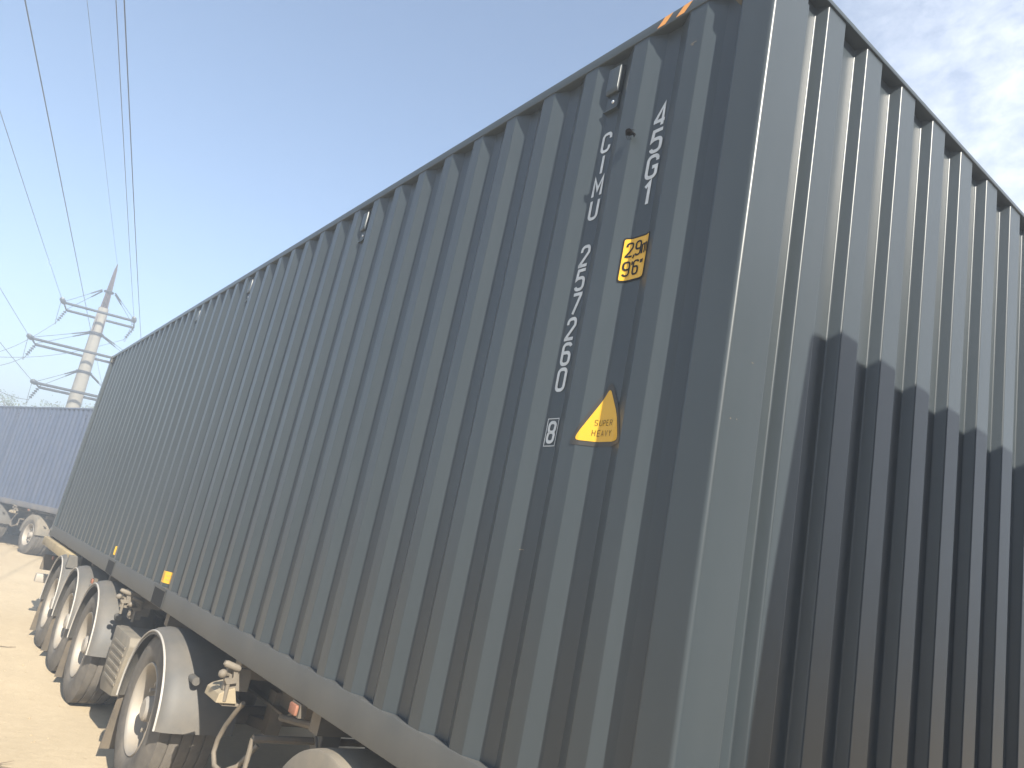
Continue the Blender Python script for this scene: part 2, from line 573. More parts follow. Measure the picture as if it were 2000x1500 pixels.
def casting(parent, x0, x1, y0, y1, z0, z1, m):
    mb = MB()
    mb.box(x0, x1, y0, y1, z0, z1, 0.008)
    o = mb.build('corner_casting', m, parent, smooth=40)
    # oval hand holes on the two outer faces, their inner shade painted as flat black ovals
    ys = y0 - 0.0015 if y0 < 1 else y1 + 0.0015
    xs = x1 + 0.0015 if x1 > -1 else x0 - 0.0015
    cx, cy, cz = (x0 + x1) / 2, (y0 + y1) / 2, (z0 + z1) / 2
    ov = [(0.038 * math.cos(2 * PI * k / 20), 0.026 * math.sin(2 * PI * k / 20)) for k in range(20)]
    MB().poly([(cx + a, ys, cz + b) for a, b in ov]).build('hand_hole_shade', M['black'], o)
    MB().poly([(xs, cy + a, cz + b) for a, b in ov]).build('hand_hole_shade', M['black'], o)
    return o

def make_container(loc, rz, paint, rail, label, marks):
    root = empty('shipping_container', loc, rz)
    tag(root, label, 'container', 'forty foot containers on the trailers')
    # corrugated sides
    prof = fillet(SIDE, 0.012, 5)
    mb = MB(); mb.sheet(prof, 0.13, 2.86, 3)
    mb.build('side_wall', paint, root, smooth=180)
    mb = MB(); mb.sheet([(x, WID - y) for x, y in prof], 0.13, 2.86, 3)
    mb.build('side_wall', paint, root, smooth=180)
    # corrugated front end
    e = [(0.0, 0.0)]
    E0, EP, EO, ES, ED = 0.3034, 0.265, 0.112, 0.0165, 0.046
    ep = [(-0.006, 0.15), (-0.006, 0.186), (-ED, 0.186 + ES)]
    y = E0
    for k in range(7):
        ep += [(-ED, y - ES), (-0.004, y), (-0.004, y + EO), (-ED, y + EO + ES)]
        y += EP
    ep += [(-ED, y - ES), (-0.006, y), (-0.006, WID - 0.15)]
    mb = MB(); mb.sheet(fillet(ep, 0.0085, 6), 0.13, 2.88, 3)
    mb.build('front_wall', paint, root, smooth=180)
    # corner posts
    def post(px, py, sx, sy):
        q = [(0, 0.186), (0, 0), (-0.141, 0), (-0.141, 0.05)]
        q = fillet([(-0.012, 0.186)] + q[0:1] + q[1:] + [(-0.11, 0.05)], 0.014, 5)
        q = [(px + sx * a, py + sy * b) for a, b in q]
        if sx * sy < 0: q = q[::-1]
        mb = MB(); mb.sheet(q, 0.116, 2.780, 3)
        return mb.build('corner_post', paint, root, smooth=180)
    post(0, 0, 1, 1); post(0, WID, 1, -1); post(-LEN, 0, -1, 1); post(-LEN, WID, -1, -1)
    # rails, header, sill
    for y0, y1 in ((-0.002, 0.060), (WID - 0.060, WID + 0.002)):
        mb = MB(); mb.box(-LEN + 0.178, -0.178, y0, y1, 2.842, HEI - 0.006, 0.006)
        mb.build('top_side_rail', paint, root, smooth=40)
        mb = MB(); mb.box(-LEN + 0.178, -0.178, y0, y1, 0.012, 0.16, 0.006)
        br = mb.build('bottom_side_rail', rail, root, smooth=40)
        ys = y0 - 0.003 if y0 < 1 else y1 + 0.003
        for cx in (-5.05, -7.10):
            mb = MB()
            t = -0.001 if y0 < 1 else 0.001
            for (a, b, c, d) in ((cx - 0.19, cx - 0.17, 0.018, 0.15), (cx + 0.17, cx + 0.19, 0.018, 0.15), (cx - 0.19, cx + 0.19, 0.138, 0.152)):
                mb.box(a, b, min(ys, ys + t), max(ys, ys + t), c, d)
            mb.build('pocket_frame', rail, br)
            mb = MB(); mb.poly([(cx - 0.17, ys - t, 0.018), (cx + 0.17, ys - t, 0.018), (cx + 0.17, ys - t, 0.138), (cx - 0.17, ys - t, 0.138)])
            mb.build('pocket_shade', M['black'], br)  # flat black sheet, painting the shade inside the pocket opening
    mb = MB(); mb.box(-0.07, 0.004, 0.162, WID - 0.162, 2.868, HEI - 0.008, 0.004)
    mb.build('header', paint, root, smooth=40)
    mb = MB(); mb.box(-0.09, 0.004, 0.162, WID - 0.162, 0.012, 0.15, 0.006)
    mb.build('sill', rail, root, smooth=40)
    mb = MB(); mb.box(-LEN, -LEN + 0.09, 0.162, WID - 0.162, 2.81, HEI - 0.008, 0.004)
    mb.build('header', paint, root, smooth=40)
    mb = MB(); mb.box(-LEN, -LEN + 0.09, 0.162, WID - 0.162, 0.012, 0.15, 0.006)
    mb.build('sill', rail, root, smooth=40)
    # doors at the rear end, each with two lock rods
    for y0, y1 in ((0.165, WID / 2 - 0.004), (WID / 2 + 0.004, WID - 0.165)):
        mb = MB(); mb.box(-LEN + 0.015, -LEN + 0.055, y0, y1, 0.152, 2.808, 0.006)
        d = mb.build('door', paint, root, smooth=40)
        for f in (0.28, 0.72):
            yy = y0 + (y1 - y0) * f
            mb = MB(); mb.tube([(-LEN - 0.01, yy, 0.06), (-LEN - 0.01, yy, 2.86)], 0.017, 8)
            mb.box(-LEN - 0.02, -LEN + 0.014, yy - 0.02, yy + 0.25, 1.15, 1.19)
            mb.build('lock_rod', M['casting'], d, smooth=40)
    # roof sheet with shallow ribs
    rp = []
    x = -0.19
    while x > -LEN + 0.3:
        rp += [(x, HEI - 0.012), (x - 0.10, HEI - 0.012), (x - 0.12, HEI - 0.030), (x - 0.19, HEI - 0.030)]
        x -= 0.21
    mb = MB()
    A = [mb.bm.verts.new((a, 0.061, b)) for a, b in rp]
    B = [mb.bm.verts.new((a, WID - 0.061, b)) for a, b in rp]
    for i in range(len(rp) - 1):
        mb.bm.faces.new([A[i], A[i + 1], B[i + 1], B[i]])
    mb.build('roof', paint, root)
    mb = MB(); mb.box(-LEN + 0.1, -0.1, 0.061, WID - 0.061, 0.03, 0.09)
    mb.build('floor', M['casting'], root)
    # corner castings
    for x0, x1 in ((-0.176, 0.0), (-LEN, -LEN + 0.176)):
        for y0, y1 in ((-0.003, 0.160), (WID - 0.160, WID + 0.003)):
            for z0, z1 in ((0, 0.118), (HEI - 0.118, HEI)):
                casting(root, x0, x1 + (0.003 if x1 == 0 else 0), y0, y1, z0, z1, M['casting'])
    # ventilator hoods
    def vent(k):
        cx = PX0 - OUTW - SLP - INW / 2 - PITCH * k
        mb = MB()
        w = 0.033
        hood = [(DEP, 2.805), (0.011, 2.797), (0.007, 2.787), (0.007, 2.690), (0.013, 2.672), (DEP, 2.672)]
        mb.prism([(a + 0.002, b) for a, b in hood], 'x', cx - w, cx + w, 0.003)
        v = mb.build('vent_hood', paint, root, smooth=35)
        mb = MB(); mb.box(cx - w, cx + w, DEP - 0.010, DEP + 0.002, 2.605, 2.671, 0.003)
        mb.box(cx - w - 0.004, cx + w + 0.004, DEP - 0.016, DEP + 0.002, 2.596, 2.602)
        mb.build('vent_plate', paint, v, smooth=35)
        mb = MB(); mb.lathe([(0.0, -0.006), (0.006, -0.004), (0.008, 0.0)], (cx + 0.005, DEP - 0.010, 2.636), 10)
        mb.build('vent_bolt', M['bolt'], v, smooth=40)
    for k in (1, 9, 17, 23):
        vent(k)
    if not marks:
        # plain company-less container: only its number in small white strokes
        return root
    # white painted numbers, one character under the other
    col1 = -0.752
    z = 2.456
    step = 0.0992
    for i, ch in enumerate('CIMU 257260'):
        if ch == ' ': continue
        w = 0.034 if ch != 'M' else 0.0385
        decal('letter' if ch.isalpha() else 'digit', strokes(ch, col1 - w * 0.62, z - i * step - 0.040, 0.080, 0.98, 0.165), M['white'], root)
    zc = z - 12 * step
    decal('digit', strokes('8', col1 - 0.017, zc - 0.036, 0.072, 0.90, 0.165), M['white'], root)
    a, b, c, d, t = col1 - 0.031, col1 + 0.031, zc - 0.052, zc + 0.052, 0.003
    decal('check_digit_frame', [[(a, c), (b, c), (b, c + t), (a, c + t)], [(a, d - t), (b, d - t), (b, d), (a, d)],
                                [(a, c + t), (a + t, c + t), (a + t, d - t), (a, d - t)], [(b - t, c + t), (b, c + t), (b, d - t), (b - t, d - t)]], M['white'], root)
    col2 = -0.4715
    for i, ch in enumerate('45G1'):
        decal('letter' if ch.isalpha() else 'digit', strokes(ch, col2 - 0.022, 2.462 - i * 0.108 - 0.043, 0.088, 0.98, 0.165), M['white'], root)
    # yellow height sticker
    hb = decal('height_label', [rounded_poly([(-0.536, 1.798), (-0.412, 1.798), (-0.412, 1.972), (-0.536, 1.972)], 0.012)], M['black'], root, 0.0022)
    tag(hb, 'yellow sticker with a black edge reading 2,9m 9\'6"')
    decal('label_face', [rounded_poly([(-0.530, 1.805), (-0.418, 1.805), (-0.418, 1.965), (-0.530, 1.965)], 0.008)], M['yellow'], hb, 0.0034)
    q = []
    for ch, ox in (('2', -0.517), (',', -0.488), ('9', -0.479), ('m', -0.449)):
        q += strokes(ch, ox, 1.896, 0.052, 0.84, 0.135)
    for ch, ox in (('9', -0.519), ("'", -0.488), ('6', -0.478), ('"', -0.447)):
        q += strokes(ch, ox, 1.822, 0.052, 0.84, 0.135)
    decal('label_text', q, M['black'], hb, 0.0046)
    # warning triangle
    tb = decal('warning_triangle', [rounded_poly([(-0.610, 1.208), (-0.362, 1.208), (-0.486, 1.440)], 0.03)], M['border'], root, 0.0022)
    tag(tb, 'yellow triangle with a black edge reading SUPER HEAVY')
    decal('triangle_face', [rounded_poly([(-0.584, 1.224), (-0.388, 1.224), (-0.486, 1.412)], 0.022)], M['yellow'], tb, 0.0034)
    q = []
    for i, ch in enumerate('SUPER'):
        q += strokes(ch, -0.5215 + i * 0.0155, 1.279, 0.0185, 0.95, 0.085)
    for i, ch in enumerate('HEAVY'):
        q += strokes(ch, -0.5255 + i * 0.0170, 1.243, 0.0195, 0.95, 0.085)
    decal('triangle_text', q, M['black'], tb, 0.0046)
    for cx_, cz_, l_, h_ in ((-0.800, 0.843, 0.022, 0.004), (-0.345, 2.68, 0.030, 0.004), (-0.338, 2.672, 0.010, 0.006), (-1.31, 1.62, 0.012, 0.003)):
        decal('paint_chip', [[(cx_, cz_), (cx_ + l_, cz_ + 0.3 * h_), (cx_ + l_ * 0.9, cz_ + h_), (cx_ + l_ * 0.2, cz_ + 0.8 * h_)]], M['fitting'], root)
    for cy_, cz_, l_, h_ in ((0.045, 1.283, 0.006, 0.004), (0.073, 1.288, 0.004, 0.004), (0.110, 1.470, 0.010, 0.003)):
        MB().poly([(0.0012, cy_, cz_), (0.0012, cy_ + l_, cz_), (0.0012, cy_ + l_ * 0.8, cz_ + h_), (0.0012, cy_ + l_ * 0.1, cz_ + h_)]).build('paint_chip', M['fitting'], root)
    # hazard stripes on the top rail by the corner
    for k in range(2):
        x0 = -0.530 + k * 0.092
        decal('hazard_stripe', [[(x0, 2.848), (x0 + 0.040, 2.848), (x0 + 0.075, 2.884), (x0 + 0.035, 2.884)]], M['orange'], root, 0.0015, on_rail=-0.002)
    # small yellow notices above the fork pockets
    for cx in (-5.045, -7.20):
        nb = decal('notice_sticker', [rounded_poly([(cx - 0.075, 0.188), (cx + 0.075, 0.188), (cx + 0.075, 0.275), (cx - 0.075, 0.275)], 0.008)], M['yellow'], root)
        decal('notice_print', [[(cx - 0.06, 0.205), (cx - 0.02, 0.205), (cx - 0.04, 0.255)], [(cx + 0.0, 0.21), (cx + 0.06, 0.21), (cx + 0.06, 0.22), (cx + 0.0, 0.22)],
                               [(cx + 0.0, 0.24), (cx + 0.05, 0.24), (cx + 0.05, 0.25), (cx + 0.0, 0.25)]], M['orange'], nb, 0.0034)
    return root

box_a = make_container((0, 0, BZ), (0, 0, 0), M['paint'], M['railpaint'],
                       'long grey corrugated container with white number CIMU 257260 and yellow warning triangle', True)
B_LOC, B_ROT = Vector((-21.0, 1.25, 0.0)), R_(16.3)
B_TILT = R_(-0.9)
box_b = make_container((B_LOC.x, B_LOC.y, BZ + 0.02), (0, B_TILT, B_ROT), M['bluepaint'], M['bluerail'],
                       'plain blue container on the truck parked behind, below the concrete pylon', False)

# ------------------------------------------------------------------ wheels
def make_wheel(parent, x, y, z, side, rim_m, r=0.52, w=0.37, dual=False):
    """wheel > tyre, rim, hub; outer face towards -y (side=-1) or +y (side=1). Origin at the outer face centre"""
    holder = MB()
    # disc with hand holes suggested by raised nuts ring
    holder.lathe([(0.0, 0.085), (0.10, 0.085), (0.12, 0.105), (0.19, 0.115), (0.215, 0.135), (0.235, 0.14), (0.235, 0.15), (0.0, 0.15)], n=36)
    for k in range(10):
        a = 2 * PI * k / 10
        holder.lathe([(0.0, 0.062), (0.016, 0.062), (0.016, 0.106)], (0.155 * math.cos(a), 0, 0.155 * math.sin(a)), 6)
    wh = holder.build('wheel', rim_m, parent, smooth=35)
    t = MB()
    s = 0.025
    prof = [(0.286, 0.022), (0.300, 0.004), (0.345, -0.010), (0.42, -0.014), (r - 0.045, 0.002), (r - 0.012, 0.022)]
    tread = []
    yy = 0.026
    while yy < w - 0.03:
        tread += [(r, yy), (r, yy + 0.058), (r - 0.013, yy + 0.060), (r - 0.013, yy + 0.070)]
        yy += 0.072
    prof += tread + [(r - 0.012, w - 0.022), (r - 0.045, w - 0.002), (0.42, w + 0.014), (0.345, w + 0.010), (0.286, w - 0.02), (0.286, 0.022)]
    t.lathe(prof, n=48)
    t.build('tyre', M['tyre'], wh, smooth=35)
    q = MB()
    q.lathe([(0.2865, 0.016), (0.294, 0.008), (0.290, 0.000), (0.280, 0.002), (0.270, 0.018), (0.262, 0.055), (0.258, 0.12), (0.250, 0.150), (0.262, 0.30), (0.2855, 0.345)], n=48)
    q.build('rim', rim_m, wh, smooth=50)
    h = MB()
    h.lathe([(0.0, 0.018), (0.060, 0.018), (0.078, 0.032), (0.085, 0.088)], n=24)
    h.build('hub', M['steelrim'], wh, smooth=35)
    if dual:
        d = MB()
        d.lathe([(a, b + w + 0.03) for a, b in prof], n=40)
        d.build('tyre', M['tyre'], wh, smooth=35)
    wh.location = (x, y, z)
    if side > 0: wh.rotation_euler = (0, 0, PI)
    return wh

def make_guard(parent, cx, cz, y0, y1, r=0.552, a0=-4, a1=184, m=None, trim=True, lip=0.030, kz=1.0, bulge=0.012):
    mb = MB()
    n = 28
    secs = []
    out = 1 if y1 > y0 else -1
    for k in range(n + 1):
        a = R_(a0 + (a1 - a0) * k / n)
        c, s = math.cos(a), math.sin(a)
        sec = []
        for rr_, yy in ((r - lip, y0), (r - 0.004, y0), (r + 0.004, y0 + 0.006 * out), (r + bulge * 0.65, y0 + 0.035 * out), (r + bulge, y0 + 0.09 * out), (r + bulge, y1 - 0.05 * out), (r + bulge - 0.01, y1), (r + bulge - 0.024, y1), (r + bulge - 0.010, y1 - 0.06 * out), (r + bulge - 0.010, y0 + 0.09 * out), (r - 0.008, y0 + 0.012 * out)):
            sec.append(mb.bm.verts.new((cx + rr_ * c, yy, cz + rr_ * s * (kz if s > 0 else 1))))
        secs.append(sec)
    for a, b in zip(secs, secs[1:]):
        for i in range(len(a)):
            j = (i + 1) % len(a)
            mb.bm.faces.new([a[i], a[j], b[j], b[i]])
    mb.bm.faces.new(secs[0]); mb.bm.faces.new(secs[-1][::-1])
    g = mb.build('mudguard', m or M['guard'], parent, smooth=40)
    if trim:
        mb = MB()
        mb.tube([(cx + (r - 0.003) * math.cos(R_(a0 + (a1 - a0) * k / 36)), y0 - 0.003 * out, cz + (r - 0.003) * math.sin(R_(a0 + (a1 - a0) * k / 36)) * (kz if math.sin(R_(a0 + (a1 - a0) * k / 36)) > 0 else 1)) for k in range(37)], 0.0075, 6)
        mb.build('edge_trim', M['trim'], g, smooth=60)
    # bracket tubes the guard hangs on
    for ang in (36,):
        px, pz = cx + (r + bulge) * math.cos(R_(ang)), cz + (r + bulge) * math.sin(R_(ang)) * kz
        mb = MB()
        mb.tube([(px - 0.01, y0 + 0.16 * out, pz), (px + 0.10, y0 + 0.16 * out, pz)], 0.026, 12)
        mb.build('bracket_tube', m or M['guard'], g, smooth=40)
    return g

# ------------------------------------------------------------------ trailer
AXLES = (-4.42, -6.97, -8.28, -9.59)
TR = 0.51                                   # tyre radius
def WCX(x): return 0.540 if x > -6 else 0.484
def make_trailer():
    root = empty('container_trailer', (0, 0, 0))
    # main beams: an I section, shallow over the tractor, deep behind
    for yb in (0.72, 1.72):
        mb = MB()
        web = [(-12.05, 0.83), (-3.7, 0.72), (-3.2, 0.93), (-0.15, 0.96), (-0.15, 1.06), (-12.05, 1.06)]
        mb.prism(web, 'y', yb - 0.008, yb + 0.008)
        mb.box(-12.05, -0.15, yb - 0.07, yb + 0.07, 1.062, 1.08)
        mb.prism([(-12.05, 0.81), (-3.7, 0.70), (-3.2, 0.91), (-0.15, 0.94), (-0.15, 0.955), (-3.2, 0.925), (-3.7, 0.716), (-12.05, 0.826)], 'y', yb - 0.07, yb + 0.07)
        mb.build('main_beam', M['chassis'], root)
    for x in (-1.4, -2.3, -3.5, -5.3, -6.3, -7.9, -9.1, -10.3, -11.2):
        mb = MB(); mb.box(x - 0.05, x + 0.05, 0.18, WID - 0.18, 0.965, 1.055)
        mb.build('cross_member', M['chassis'], root)
    for x in (-0.20, -6.10, -12.0):
        mb = MB(); mb.box(x - 0.11, x + 0.11, 0.012, WID - 0.012, 0.99, 1.112, 0.006)
        b = mb.build('bolster', M['chassis'], root)
        for y in (0.09, WID - 0.09):
            mb = MB(); mb.lathe([(0.0, 0.12), (0.03, 0.11), (0.045, 0.0)], (x, y, 1.05), 12, 'z')
            mb.tube([(x, y, 0.98), (x + 0.14, y - 0.05, 0.93)], 0.014, 8)
            mb.build('twist_lock', M['fitting'], b, smooth=40)
    for s in (0, 1):
        mb = MB()
        y0 = -0.055 if s == 0 else WID - 0.06
        mb.box(-12.15, -9.25, y0, y0 + 0.115, 0.985, 1.10, 0.01)
        b = mb.build('side_beam', M['beam'], root, smooth=40)
        mb = MB(); mb.box(-9.24, -9.16, y0 - 0.02, y0 + 0.13, 0.95, 1.10, 0.008)
        mb.tube([(-9.20, y0 + 0.05, 0.95), (-9.20, y0 + 0.05, 0.88)], 0.02, 8)
        mb.build('beam_clamp', M['guard'], b)
    proto = None
    gproto = None
    for i, x in enumerate(AXLES):
        WC = WCX(x)
        mb = MB(); mb.tube([(x, 0.30, WC), (x, WID - 0.30, WC)], 0.065, 14)
        ax = mb.build('axle', M['chassis'], root, smooth=40)
        for yb in (0.72, 1.72):
            mb = MB()
            mb.prism([(x + 0.34, 0.80), (x + 0.46, 0.80), (x + 0.44, 0.52), (x + 0.36, 0.52)], 'y', yb - 0.05, yb + 0.05)
            mb.prism([(x + 0.40, 0.60), (x + 0.40, 0.53), (x - 0.36, 0.44), (x - 0.36, 0.50)], 'y', yb - 0.045, yb + 0.045)
            mb.lathe([(0.0, 0.52), (0.10, 0.52), (0.115, 0.60), (0.10, 0.68), (0.115, 0.76), (0.0, 0.79)], (x - 0.28, yb, 0), 16, 'z')
            mb.build('suspension', M['chassis'], ax, smooth=35)
        for side in (-1, 1):
            y = -0.06 if side < 0 else WID + 0.06
            if proto is None:
                proto = make_wheel(root, x, y, WC, -1, M['alloy'], r=TR)
            else:
                link(proto, root, (x, y, WC), 0 if side < 0 else PI)
            if side < 0:
                gm = make_guard(root, x + 0.03, WC, -0.10, 0.38, r=0.556, a0=1, kz=(1.045 - WC) / 0.556, bulge=0.04)
            else:
                gm = make_guard(root, x + 0.03, WC, WID + 0.10, WID - 0.38, r=0.556, a0=1, kz=(1.045 - WC) / 0.556, bulge=0.04)
            ya, yb = (-0.08, 0.34) if side < 0 else (WID - 0.34, WID + 0.08)
            mb = MB()
            mb.prism([(x - 0.560, WC - 0.03), (x - 0.572, WC - 0.03), (x - 0.665, WC - 0.44), (x - 0.652, WC - 0.44)], 'y', ya, yb)
            mb.build('mud_flap', M['rubber'], root)
    # ribbed plastic box between the lone axle and the three at the back
    for s in (0, 1):
        ya, yb = (-0.01, 0.36) if s == 0 else (WID - 0.36, WID + 0.01)
        mb = MB(); mb.prism([(-6.06, 0.82), (-6.02, 0.38), (-5.94, 0.32), (-5.52, 0.36), (-5.42, 0.76), (-5.46, 0.82)], 'y', ya, yb, 0.012)
        bx = mb.build('storage_box', M['boxplastic'], root, smooth=30)
        for k in range(6):
            f = 0.44 + 0.055 * k
            mb = MB(); yy = ya - 0.008 if s == 0 else yb
            mb.box(-5.94, -5.50, yy, yy + 0.008, f, f + 0.022, 0.003)
            mb.build('rib', M['boxplastic'], bx)
    # landing legs
    for yl in (0.52, WID - 0.52):
        mb = MB()
        mb.box(-2.86, -2.74, yl - 0.06, yl + 0.06, 0.42, 1.0, 0.01)
        mb.box(-2.845, -2.755, yl - 0.045, yl + 0.045, 0.26, 0.42)
        lg = mb.build('landing_leg', M['guard'], root)
        mb = MB(); mb.box(-2.93, -2.67, yl - 0.13, yl + 0.13, 0.235, 0.262, 0.005)
        mb.build('leg_foot', M['chassis'], lg)
        mb = MB(); mb.tube([(-2.80, yl, 0.86), (-3.45, yl, 0.76)], 0.022, 8)
        mb.build('leg_brace', M['chassis'], lg)
    mb = MB(); mb.tube([(-2.80, 0.10, 0.80), (-2.80, WID - 0.40, 0.80)], 0.02, 8)
    mb.tube([(-2.80, 0.10, 0.80), (-2.80, 0.10, 0.62), (-2.80, 0.04, 0.62)], 0.014, 8)
    mb.build('crank_shaft', M['chassis'], root, smooth=40)
    # control valves and chock holders under the rail
    def cluster(x, y=0.0, z=0.0):
        mb = MB()
        mb.prism([(y - 0.068, z + 1.045), (y - 0.045, z + 1.015), (y + 0.012, z + 1.028), (y - 0.002, z + 1.092), (y - 0.026, z + 1.088), (y - 0.018, z + 1.05), (y - 0.045, z + 1.048)], 'x', x - 0.015, x + 0.012, 0.002)
        mb.box(x - 0.05, x - 0.016, y - 0.05, y + 0.09, z + 0.98, z + 1.10, 0.004)
        c = mb.build('valve_plate', M['fitting'], root)
        mb = MB(); mb.tube([(x + 0.01, y - 0.088, z + 1.128), (x + 0.01, y - 0.075, z + 1.122), (x + 0.01, y - 0.01, z + 1.104), (x + 0.01, y + 0.005, z + 1.10)], [0.012, 0.019, 0.019, 0.014], 10)
        mb.build('valve_body', M['fitting'], c, smooth=50)
        mb = MB(); mb.lathe([(0.0, -0.024), (0.014, -0.020), (0.023, -0.007), (0.023, 0.007), (0.014, 0.020), (0.0, 0.024)], (x + 0.02, y - 0.086, z + 1.072), 14)
        mb.tube([(x + 0.02, y - 0.08, z + 1.07), (x - 0.01, y - 0.04, z + 1.06)], 0.007, 6)
        mb.build('valve_knob', M['fitting'], c, smooth=60)
        mb = MB(); mb.tube([(x, y - 0.035, z + 1.02), (x - 0.005, y - 0.03, z + 0.93)], 0.012, 8)
        mb.build('valve_stem', M['fitting'], c, smooth=60)
    cluster(-3.0)
    cluster(-6.0, 0.01, -0.01)
    cluster(-5.98, 0.12, -0.06)
    # wheel chocks in their holders, the sloping face to the front
    def chock(x, y, z):
        mb = MB(); mb.prism([(y - 0.074, z), (y + 0.041, z), (y + 0.012, z + 0.082), (y - 0.045, z + 0.062), (y - 0.068, z + 0.045)], 'x', x - 0.22, x, 0.004)
        mb.build('wheel_chock', M['chock'], root)
        mb = MB(); mb.box(x - 0.20, x - 0.02, y - 0.03, y + 0.10, z - 0.018, z - 0.003, 0.003)
        mb.build('chock_holder', M['chassis'], root)
    chock(-3.0, 0.0, 0.918)
    mb = MB(); mb.box(-6.10, -6.0, 0.055, 0.155, 0.885, 0.96, 0.01)
    mb.box(-6.12, -5.99, 0.035, 0.18, 0.778, 0.815, 0.008)
    mb.build('valve_block', M['fitting'], root)
    # hanging air hose and cable
    mb = MB(); mb.tube([(-2.98, 0.07, 0.93), (-3.04, 0.065, 0.87), (-3.12, 0.06, 0.78), (-3.18, 0.06, 0.69), (-3.19, 0.06, 0.62), (-3.14, 0.065, 0.565), (-3.05, 0.08, 0.56), (-2.95, 0.12, 0.62), (-2.90, 0.18, 0.74)], 0.014, 8)
    mb.build('air_hose', M['chassis'], root, smooth=60)
    mb = MB(); mb.tube([(-2.10 + 0.45 * k / 12, 0.10, 1.0 - 0.13 * math.sin(PI * k / 12)) for k in range(13)], 0.007, 6)
    mb.build('lamp_cable', M['rubber'], root, smooth=60)
    # orange marker lamps along the side
    for x, z in ((-2.17, 1.098), (-7.72, 0.985), (-10.9, 0.90)):
        for s in (0, 1):
            y = 0.0 if s == 0 else WID
            yo = -0.018 if s == 0 else 0.018
            mb = MB(); mb.box(x - 0.04, x + 0.04, min(y, y + yo), max(y, y + yo), z - 0.024, z + 0.024, 0.008)
            lm = mb.build('marker_lamp', M['lamp'], root, smooth=40)
            mb = MB(); mb.box(x - 0.048, x + 0.048, min(y - yo * 2, y - 0.0005 * (1 if yo > 0 else -1)), max(y - yo * 2, y - 0.0005 * (1 if yo > 0 else -1)), z - 0.03, z + 0.03)
            mb.build('lamp_base', M['rubber'], lm)
    # air tanks
    for x in (-3.75, -10.6):
        mb = MB(); mb.lathe([(0.0, 0.32), (0.09, 0.33), (0.125, 0.37), (0.125, 1.02), (0.09, 1.06), (0.0, 1.07)], (x, 0.42, 0.80), 20)
        mb.build('air_tank', M['chassis'], root, smooth=40)
    # rear bumper and lamp board
    mb = MB(); mb.box(-11.95, -11.83, -0.02, WID + 0.02, 0.46, 0.58, 0.01)
    bp = mb.build('rear_bumper', M['steelrim'], root, smooth=40)
    for y in (0.72, 1.72):
        mb = MB(); mb.box(-11.90, -11.84, y - 0.04, y + 0.04, 0.58, 0.83)
        mb.build('bumper_hanger', M['chassis'], bp)
    for y0 in (0.0, WID - 0.5):
        mb = MB(); mb.box(-11.93, -11.87, y0, y0 + 0.5, 0.64, 0.86, 0.006)
        lb = mb.build('lamp_board', M['rubber'], root)
        for k in range(4):
            mb = MB(); mb.lathe([(0.0, -0.010), (0.04, -0.008), (0.05, 0.0)], (0, 0, 0), 16)
            l = mb.build('tail_lamp', M['redlamp'] if k != 1 else M['lamp'], lb, smooth=40)
            l.rotation_euler = (0, 0, -PI / 2)
            l.location = (-11.932, y0 + 0.08 + 0.11 * k, 0.75)
    return root

tr_a = make_trailer()
tag(tr_a, 'four axle container trailer with alloy rims and pale edged mudguards under the grey container', 'trailer', 'container trailers')
tr_b = copy_tree(tr_a)
tag(tr_b, 'dusty container trailer under the blue container at the left edge', 'trailer', 'container trailers')
tr_b.location = B_LOC + Vector((0, 0, -0.02))
tr_b.rotation_euler = (0, 0, B_ROT)

# ------------------------------------------------------------------ tractor
def rrect(x0, x1, y0, y1, r, n=5):
    return arc(x1 - r, y1 - r, r, 0, 90, n) + arc(x0 + r, y1 - r, r, 90, 180, n) + arc(x0 + r, y0 + r, r, 180, 270, n) + arc(x1 - r, y0 + r, r, 270, 360, n)

def loft(secs):
    mb = MB()
    rings = [[mb.bm.verts.new((p[0], p[1], z)) for p in rrect(x0, x1, y0, y1, r)] for (z, x0, x1, y0, y1, r) in secs]
    for a, b in zip(rings, rings[1:]):
        n = len(a)
        for i in range(n):
            mb.bm.faces.new([a[i], a[(i + 1) % n], b[(i + 1) % n], b[i]])
    mb.bm.faces.new(rings[0][::-1]); mb.bm.faces.new(rings[-1])
    return mb

